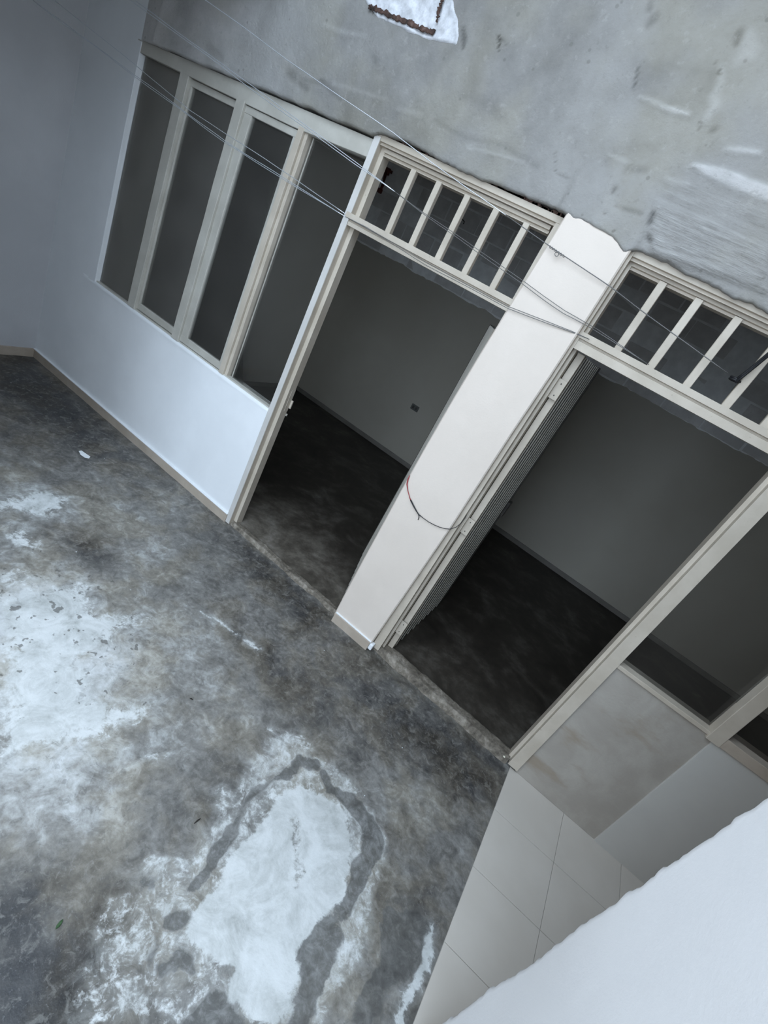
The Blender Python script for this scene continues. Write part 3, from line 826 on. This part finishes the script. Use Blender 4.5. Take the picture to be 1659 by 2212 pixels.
wp = struct(done('wall_pillar', bm, M['white_paint']), 'white painted pillar between the two doorways')
box('corner_chip', 0.772, 0.802, -0.049, -0.012, 0.012, 0.058, M['lip'], wp, 0.008)
struct(box('baseboard_pillar', 0.484, 0.776, -0.058, 0.13, -0.02, 0.066, M['beige'], None, 0.004), 'beige skirting block at the foot of the pillar')
struct(box('trim_4', 0.486, 0.778, -0.054, -0.03, 0.066, 0.074, M['lip'], None, 0.003), 'white plaster bead on the pillar skirting')

# ---- half wall at the right ------------------------------------------------------
wh = struct(box('wall_half', 1.866, 4.6, 0.0, 0.12, -0.05, 0.908, M['halfwall'], None, 0.004), 'stained plaster low wall under the right window')
tag(box('panel', 2.367, 4.6, -0.010, 0.004, 0.004, 0.895, M['panel'], wh, 0.002), 'smooth grey panel')

# ================================================================== WINDOWS
win = struct(empty('window_1', (-1.55, 0.0, 0.9)), 'old cream wooden four-light window left of the doorways')
win['category'] = 'window'
def rel(o, root):
    o.parent = root
    o.matrix_parent_inverse = Matrix.Translation(-Vector(root.location))
    return o
def wb_(name, *a, mat='frame_grey', root=win, **kw):
    return rel(wavy_bar(name, *a, M[mat], None, **kw), root)
ZS, ZH = 0.908, 2.388
hr = wb_('head_rail', -2.49, -0.585, 0.0, 0.075, 2.345, 2.40, amp=0.002)
for v in hr.data.vertices:
    if v.co.z > 2.37: v.co.z += 0.008 + 0.042 * (v.co.x + 2.49) / 1.9
    else: v.co.z += 0.022 * max(0, v.co.x + 1.1) / 0.5
wb_('sill_rail', -2.49, -0.585, 0.008, 0.085, 0.895, 0.914)
wb_('jamb', -2.53, -2.448, -0.004, 0.085, 0.90, 2.40, mat='dado_paint')
wb_('mullion', -2.062, -1.985, 0.0, 0.06, ZS, 2.35)
wb_('mullion', -1.562, -1.492, -0.004, 0.06, ZS, 2.36)
wb_('mullion', -1.070, -1.030, -0.004, 0.07, ZS, 2.36, mat='frame')
wb_('mullion_stop', -1.030, -1.008, 0.014, 0.07, ZS, 2.36, mat='frame')
def sash(x0, x1, y0, zb, zt, stile=0.04, rail=0.048, gm='glass'):
    s_ = rel(wavy_bar('sash', x0, x1, y0, y0 + 0.03, zb, zb + rail, M['frame_grey']), win)
    for nm, q in (('sash_rail', (x0, x1, y0, y0 + 0.03, zt - rail * 0.8, zt)),
                  ('sash_stile', (x0, x0 + stile, y0, y0 + 0.03, zb + rail, zt - rail * 0.8)),
                  ('sash_stile', (x1 - stile * 0.5, x1, y0, y0 + 0.03, zb + rail, zt - rail * 0.8))):
        wavy_bar(nm, *q, M['frame_grey'], s_)
    g = box('pane', x0 + stile * .6, x1 - stile * .3, y0 + 0.012, y0 + 0.016, zb + rail * .6, zt - rail * .5, M[gm], s_)
    return s_
sash(-1.985, -1.562, 0.022, 0.918, 2.343, 0.018, 0.046, 'glass_film')
sash(-1.492, -1.070, 0.012, 0.918, 2.343, 0.060, 0.046, 'glass_dim')
rel(box('pane', -2.45, -2.06, 0.035, 0.039, 0.912, 2.347, M['glass_milky']), win)
rel(box('pane', -1.01, -0.585, 0.045, 0.049, 0.912, 2.347, M['glass']), win)
wb_('pane_line', -0.988, -0.984, 0.038, 0.046, 0.912, 2.345, amp=0.0005, bev=0.001)  # thin upright line near the pane's left edge

w2 = struct(empty('window_2', (2.4, 0.0, 0.9)), 'cream wooden window frame right of the doorways')
w2['category'] = 'window'
wb_('sill_rail', 1.866, 2.335, -0.012, 0.09, 0.900, 0.922, mat='frame', root=w2)
wb_('sill_rail', 2.395, 4.6, -0.020, 0.10, 0.890, 0.945, mat='beige', root=w2)
wb_('mullion', 2.332, 2.396, -0.022, 0.06, 0.888, 2.47, mat='frame', root=w2)
wb_('head_rail', 1.866, 4.6, -0.012, 0.09, 2.41, 2.48, mat='frame', root=w2)
rel(box('pane', 1.866, 2.332, 0.040, 0.044, 0.92, 2.412, M['glass']), w2)
rel(box('pane', 2.396, 4.6, 0.040, 0.044, 0.943, 2.412, M['glass']), w2)

# ================================================================== DOORS
def post(name, root, x0, x1, xs_, y0, yr, yb, z0, z1, mirror=False):
    """door-frame post: front strip, rebate, stop"""
    if not mirror:   # opening to the right
        pf = [(x0, y0), (x1, y0), (x1, yr), (xs_, yr), (xs_, yb), (x0, yb)]
    else:            # opening to the left
        pf = [(x0, y0), (x0, yr), (xs_, yr), (xs_, yb), (x1, yb), (x1, y0)]
    return rel(prism(name, pf, 'z', z0, z1, M['frame']), root)

def rail(name, root, x0, x1, z0, z1, y0=0.0, grv=0.4, yb=0.088):
    zm = z0 + (z1 - z0) * grv
    pf = [(y0, z1), (y0, zm + 0.006), (y0 + 0.014, zm + 0.004), (y0 + 0.014, zm - 0.004), (y0 + 0.006, zm - 0.006), (y0 + 0.006, z0), (yb, z0), (yb, z1)]
    return rel(prism(name, pf, 'x', x0, x1, M['frame']), root)

# left doorway
d1 = struct(empty('door_1', (0.0, 0.04, 0.0)), 'left doorway with barred transom above the opening')
d1['category'] = 'door'
post('post', d1, -0.585, -0.548, -0.521, -0.004, 0.034, 0.092, 0.004, 2.482)
post('post', d1, 0.468, 0.53, 0.456, 0.0, 0.034, 0.092, 0.024, 2.482, True)
rel(box('post_facing', -0.5865, -0.549, -0.0075, -0.0035, 0.006, 2.47, M['post_white'], None, 0.001), d1)
rail('head_rail', d1, -0.583, 0.50, 2.442, 2.482, -0.002, 0.2)
rail('head_stop', d1, -0.521, 0.45, 2.408, 2.440, 0.024, 0.3)
rail('transom_rail', d1, -0.575, 0.49, 2.050, 2.108, -0.010, 0.42)
for bx_ in (-0.331, -0.173, -0.003, 0.163, 0.329):
    rel(wavy_bar('transom_bar', bx_ - 0.016 + 0.012, bx_ + 0.016 + 0.012, 0.022, 0.052, 2.104, 2.412, M['frame'], None, amp=0.001), d1)
# strike plate on the left post
rel(box('strike_plate', -0.5225, -0.5195, 0.060, 0.094, 0.93, 1.08, M['frame'], None, 0.001), d1)
rel(box('latch_keeper', -0.519, -0.505, 0.090, 0.098, 0.955, 1.01, M['frame'], None, 0.001), d1)
rel(box('latch_keeper', -0.516, -0.508, 0.085, 0.095, 0.90, 0.915, M['door_edge'], None, 0.001), d1)

def leaf(root, hinge, ang, width, z0, z1, nboards, side=1):
    """panelled door leaf of vertical boards, swung open about its hinge"""
    pv = empty('door_leaf', (hinge[0], hinge[1], 0.0))
    pv.rotation_euler = (0, 0, ang)
    rel(pv, root)
    def sub(nm, *a, **kw):
        mat = kw.pop('mat', 'door')
        return box(nm, *a, M[mat], pv, kw.get('bev', 0.002))
    sub('leaf_core', 0.01, width - 0.01, -0.010, 0.010, z0 + 0.01, z1 - 0.01, mat='door_gap', bev=0)
    sub('stile', 0.0, 0.055, -0.018, 0.018, z0, z1, mat='frame')
    sub('stile', width - 0.06, width, -0.018, 0.018, z0, z1, mat='door')
    bw = (width - 0.115) / nboards
    for i in range(nboards):
        x0 = 0.055 + i * bw
        b = sub('board', x0 + 0.004, x0 + bw - 0.004, -0.016, 0.016, z0 + 0.004, z1 - 0.004, mat='door', bev=0.004)
        sub('bead', x0 - 0.003, x0 + 0.003, -0.021, 0.021, z0 + 0.004, z1 - 0.004, mat='door_edge', bev=0.001)
    return pv
lf1 = leaf(d1, (0.452, 0.100), math.atan2(0.905 - 0.10, 0.150 - 0.452), 0.860, 0.03, 1.958, 8)
box('free_edge', 0.858, 0.866, -0.018, 0.018, 0.03, 1.958, M['door_edge'], lf1, 0.001)

# right doorway
d2 = struct(empty('door_2', (1.3, 0.04, 0.0)), 'right doorway with barred transom and a boarded leaf standing open')
d2['category'] = 'door'
post('post', d2, 0.786, 0.836, 0.850, -0.012, 0.028, 0.088, 0.024, 2.482)
post('post', d2, 1.806, 1.866, 1.788, -0.018, 0.022, 0.090, 0.024, 2.482, True)
rail('head_rail', d2, 0.815, 1.866, 2.446, 2.490, -0.006, 0.2)
rail('head_stop', d2, 0.850, 1.80, 2.420, 2.446, 0.024, 0.3)
rail('transom_rail', d2, 0.824, 1.806, 2.050, 2.126, -0.014, 0.55)
for bx_ in (0.988, 1.146, 1.310, 1.481, 1.642):
    rel(wavy_bar('transom_bar', bx_ - 0.017 + 0.012, bx_ + 0.017 + 0.012, 0.020, 0.050, 2.12, 2.43, M['frame'], None, amp=0.001), d2)
lf2 = leaf(d2, (0.872, 0.075), math.radians(90), 0.90, 0.035, 2.045, 9)
for hz in (0.22, 1.02, 1.86):
    rel(box('hinge', 0.849, 0.892, 0.056, 0.060, hz - 0.05, hz + 0.05, M['frame'], None, 0.001), d2)
    for q in (-0.03, 0.03):
        rel(box('hinge_screw', 0.868, 0.873, 0.053, 0.057, hz + q - 0.003, hz + q + 0.003, M['iron'], None, 0.001), d2)
box('lock_case', 0.83, 0.905, -0.034, -0.016, 0.90, 1.02, M['iron'], lf2, 0.003)
box('latch_bolt', 0.895, 0.915, -0.026, -0.018, 0.93, 0.945, M['door_edge'], lf2, 0.001)

# ================================================================== WIRES AND SMALL THINGS
def strand(pts, off, seed, jit=0.004):
    """resample a polyline and let it wander a little"""
    out = []
    for i in range(len(pts) - 1):
        a_, b_ = Vector(pts[i]), Vector(pts[i + 1])
        n = max(2, int((b_ - a_).length / 0.06))
        for s_ in range(n):
            out.append(a_.lerp(b_, s_ / n))
    out.append(Vector(pts[-1]))
    res = []
    for i, p in enumerate(out):
        e_ = min(1, min(i, len(out) - 1 - i) / 4)
        q = Vector((i * 0.21 + seed * 9.1, seed * 3.3, 0))
        res.append(p + Vector((0, mnoise.noise(q) * jit * 0.6, mnoise.noise(q + Vector((0, 5, 0))) * jit)) * e_ + Vector((0, off[0], off[1])) * e_)
    return res
def u3(x, y, yy): return Vector(un(x, y, 1, yy))
def to_wall(a_, b_):
    """carry the line a->b on to the left wall"""
    t_ = (XL + 0.002 - a_.x) / (b_.x - a_.x)
    return a_ + (b_ - a_) * t_
WR = 0.0019
# lower pair
w1 = empty('clothesline_wire', (XL, -0.31, 2.3))
tag(w1, 'lowest twisted galvanised wire, from the left wall past the window to the right transom rail', 'wire', 'galvanised wires strung across the front wall')
p1a = [un(70, 0, 0, XL + 0.002), u3(487, 306, -0.09), u3(746, 468, -0.028)]
p1 = [u3(746, 468, -0.028), u3(790, 490, -0.022), u3(920, 568, -0.022), u3(1098, 663, -0.056), u3(1180, 694, -0.056), u3(1235, 716, -0.05), u3(1273, 733, -0.022)]
rel(tube('wire_strand', strand(p1a, (0, 0.0015), 1), WR, M['wire']), w1)
rel(tube('wire_strand', strand(p1a, (0, -0.0045), 2, 0.006), WR * 0.9, M['wire']), w1)
rel(tube('dark_strand', strand(p1, (0, 0.002), 11), WR * 0.8, M['wire_dark']), w1)
rel(tube('dark_strand', strand(p1, (0, -0.006), 12, 0.006), WR * 0.8, M['wire_dark']), w1)
w2_ = empty('clothesline_wire', (XL, -0.2, 2.37))
tag(w2_, 'single thin galvanised wire just above the lowest one, ending at the left door post', 'wire', 'galvanised wires strung across the front wall')
p2 = [un(117, 0, 0, XL + 0.002), u3(280, 130, -0.15), u3(410, 238, -0.11), u3(487, 288, -0.08), u3(576, 345, -0.05), u3(746, 462, -0.016)]
rel(tube('wire_strand', strand(p2, (0, 0), 3), WR, M['wire']), w2_)
w3_ = empty('clothesline_wire', (XL, -0.4, 2.6))
tag(w3_, 'doubled galvanised wire crossing the window head and the middle of both transoms', 'wire', 'galvanised wires strung across the front wall')
a_, b_ = u3(788, 366, -0.055), u3(290, 2, -0.30)
p3 = [to_wall(a_, b_), b_, u3(549, 192, -0.17), a_, u3(853, 414, -0.04)]
p3b = [p3[-1], u3(908, 456, -0.03), u3(1016, 531, -0.03), u3(1129, 609, -0.056), u3(1176, 643, -0.056), u3(1218, 673, -0.056), u3(1268, 701, -0.052), u3(1290, 714, -0.022), u3(1333, 742, -0.014), u3(1402, 788, -0.014)]
rel(tube('wire_strand', strand(p3, (0, 0.004), 4), WR, M['wire']), w3_)
rel(tube('wire_strand', strand(p3, (0, -0.006), 5, 0.006), WR, M['wire']), w3_)
rel(tube('dark_strand', strand(p3b, (0, 0.004), 13), WR * 0.8, M['wire_dark']), w3_)  # right half of the doubled wire, its shade painted as darker metal
rel(tube('dark_strand', strand(p3b, (0, -0.006), 14, 0.006), WR * 0.8, M['wire_dark']), w3_)
w4_ = empty('clothesline_wire', (XL, -0.5, 2.75))
tag(w4_, 'topmost twisted wire crossing the cement wall and knotted in front of the pillar', 'wire', 'galvanised wires strung across the front wall')
a_, b_ = u3(850, 286, -0.075), u3(448, 2, -0.30)
p4 = [to_wall(a_, b_), b_, u3(622, 131, -0.20), a_, u3(937, 355, -0.05), u3(1093, 465, -0.05)]
p4b = [p4[-1], u3(1151, 506, -0.055), u3(1204, 543, -0.062), u3(1265, 584, -0.060), u3(1322, 622, -0.056), u3(1384, 669, -0.02), u3(1450, 718, -0.012), u3(1520, 769, -0.010), u3(1572, 806, -0.004)]
rel(tube('wire_strand', strand(p4, (0, 0), 6), WR, M['wire']), w4_)
rel(tube('dark_strand', strand(p4b, (0, 0), 15), WR * 1.1, M['wire_dark']), w4_)
kn = []
kc = u3(1204, 544, -0.064); dr = (u3(1265, 584, -0.058) - u3(1151, 506, -0.055)).normalized()
for i in range(64):
    s_ = i / 63
    an = s_ * 2 * math.pi * 7
    up = dr.cross(Vector((0, 1, 0)))
    kn.append(kc + dr * (s_ - 0.55) * 0.085 + Vector((0, 1, 0)) * math.cos(an) * 0.0045 + up * math.sin(an) * 0.0045)
rel(tube('wire_knot', kn, 0.0014, M['wire_dark']), w4_)
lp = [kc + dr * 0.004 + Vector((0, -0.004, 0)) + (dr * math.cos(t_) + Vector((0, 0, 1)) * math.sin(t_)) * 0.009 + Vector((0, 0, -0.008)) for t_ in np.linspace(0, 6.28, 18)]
rel(tube('wire_loop', lp, 0.0014, M['wire_dark']), w4_)

# black cable tied round a bar of the right transom
cb = empty('black_cable', (1.5, 0.0, 2.2))
tag(cb, 'thick black cable tied round a bar of the right transom at the picture edge', 'cable')
q0 = u3(1590, 820, 0.008)
for k_, (dx, dz) in enumerate(((0, 0), (0.004, -0.012))):
    pts = [q0 + Vector((dx, -0.004 * k_, dz)), u3(1620, 797 + 4 * k_, -0.004), u3(1659, 764 + 5 * k_, -0.03), u3(1720, 716 + 5 * k_, -0.08), Vector((XR - 0.002, -0.16, 2.46 - 0.01 * k_))]
    rel(tube('cable_strand', strand(pts, (0, 0), 8 + k_, 0.004), 0.0052, M['black_plastic'], None, 8), cb)
wr = [q0 + Vector((math.cos(t_) * 0.020, 0.022 + math.sin(t_) * 0.024, 0.004 * math.sin(t_ * 0.5))) for t_ in np.linspace(0, 12.5, 40)]
rel(tube('cable_tie', wr, 0.0045, M['black_plastic'], None, 8), cb)

# electric wire across the pillar
ew = empty('electric_wire', (0.62, -0.05, 0.95))
tag(ew, 'thin red and black electric wire drooping across the white pillar', 'wire')
yw = -0.052
red = [u3(x, y, yw) for x, y in [(885, 1027), (881, 1036), (879, 1046), (881, 1060), (885, 1075), (887, 1080)]]
blk_ = [u3(x, y, yw) for x, y in [(887, 1080), (893, 1092), (899, 1103), (904, 1111), (914, 1119), (925, 1127), (938, 1134), (950, 1139), (962, 1142), (972, 1143)]] + [u3(985, 1139, -0.048), u3(996, 1130, -0.035), u3(1004, 1120, -0.018), u3(1008, 1112, -0.014)]
rel(tube('red_sheath', red, [.0022, .0036, .0034, .0022, .0024, .0028], M['red_plastic'], None, 8), ew)
rel(tube('black_sheath', blk_, [.0042, .0042, .0036, .0032] + [.002] * 10, M['black_plastic'], None, 8), ew)
rel(tube('stripped_end', [u3(904, 1111, yw), u3(905, 1117, yw), u3(903, 1123, yw)], .002, M['black_plastic'], None, 6), ew)

def flat_thing(name, px, th_, mat, curl=0.0):
    q = [un(x, y, 2, 0.0) for x, y in px]
    cxy = np.mean([p[:2] for p in q], 0)
    bm = bmesh.new()
    lo = []; hi = []
    for i, p in enumerate(q):
        z_ = 0.002 + curl * (i % 2)
        lo.append(bm.verts.new((p[0] - cxy[0], p[1] - cxy[1], z_))); hi.append(bm.verts.new((p[0] - cxy[0], p[1] - cxy[1], z_ + th_)))
    n = len(q)
    bm.faces.new(lo[::-1]); bm.faces.new(hi)
    for i in range(n):
        bm.faces.new((lo[i], lo[(i + 1) % n], hi[(i + 1) % n], hi[i]))
    o = done(name, bm, M[mat])
    o.location = (cxy[0], cxy[1], 0)
    return o
tag(flat_thing('paper_scrap', [(170, 975), (176, 974), (186, 981), (195, 987), (192, 991), (183, 989), (174, 983)], 0.0012, 'paper'), 'small white paper strip on the floor before the low window wall', 'paper')
tag(flat_thing('fallen_leaf', [(136, 1986), (134, 1994), (128, 2003), (119, 2009), (121, 2001), (128, 1992)], 0.002, 'leaf', 0.002), 'dull green leaf lying on the concrete at lower left', 'leaf')
a_ = un(419, 1779, 2, 0.004); b_ = un(433, 1768, 2, 0.004)
tag(tube('twig', [a_, (np.array(a_) + b_) / 2 + np.array([0, 0, 0.003]), b_], [.001, .0028, .001], M['twig']), 'tiny dark twig beside the large white stain', 'twig')
a_ = un(410, 1508, 2, 0.004); b_ = un(417, 1512, 2, 0.004)
tag(tube('twig', [a_, (np.array(a_) + b_) / 2 + np.array([0, 0, 0.002]), b_], [.001, .003, .001], M['twig']), 'tiny dark twig amid the plain grey floor', 'twig')
c_ = un(1081, 1641, 2, 0.03)
bm = bmesh.new(); bmesh.ops.create_icosphere(bm, subdivisions=2, radius=0.009)
for v in bm.verts: v.co *= 1 + 0.3 * mnoise.noise(v.co * 160); v.co.z *= 0.7
ch = done('plaster_chip', bm, M['chip']); ch.location = (1.772, 0.004, 0.030)
tag(ch, 'small cream plaster chip on the right doorway threshold by the post', 'plaster chip')

# inside the left room
ob = empty('outlet_box', (-0.915, YB, 0.71))
tag(ob, 'small dark outlet box low on the far wall inside the left doorway', 'outlet')
rel(box('back_box', -0.968, -0.862, YB - 0.008, YB + 0.01, 0.675, 0.745, M['outlet'], None, 0.003), ob)
for dx in (-0.022, 0.022):
    rel(box('socket', -0.915 + dx - 0.013, -0.915 + dx + 0.013, YB - 0.011, YB - 0.004, 0.692, 0.728, M['iron'], None, 0.003), ob)
rb = empty('rusty_bracket', (-2.54, YB, 2.7))
tag(rb, 'rusty iron bracket hanging on the bare block wall behind the left transom', 'bracket')
rel(box('plate', -2.60, -2.53, YB - 0.022, YB + 0.004, 2.77, 2.84, M['rust'], None, 0.006), rb)
rel(box('plate_ear', -2.535, -2.50, YB - 0.020, YB + 0.004, 2.80, 2.83, M['rust'], None, 0.004), rb)
rel(tube('rod', [(-2.565, YB - 0.02, 2.78), (-2.545, YB - 0.035, 2.72), (-2.535, YB - 0.03, 2.66), (-2.545, YB - 0.02, 2.60)], [.02, .016, .018, .012], M['rust'], None, 8), rb)
rel(box('foot', -2.58, -2.525, YB - 0.03, YB + 0.004, 2.575, 2.625, M['rust'], None, 0.012), rb)
hk = [u3(x, y, YB - 0.02) for x, y in [(986, 472), (991, 468), (998, 473), (1003, 479), (1001, 484)]]
tag(tube('wire_hook', hk, 0.006, M['iron'], None, 6), 'bent dark wire hook on the block wall behind the left transom bars', 'hook')
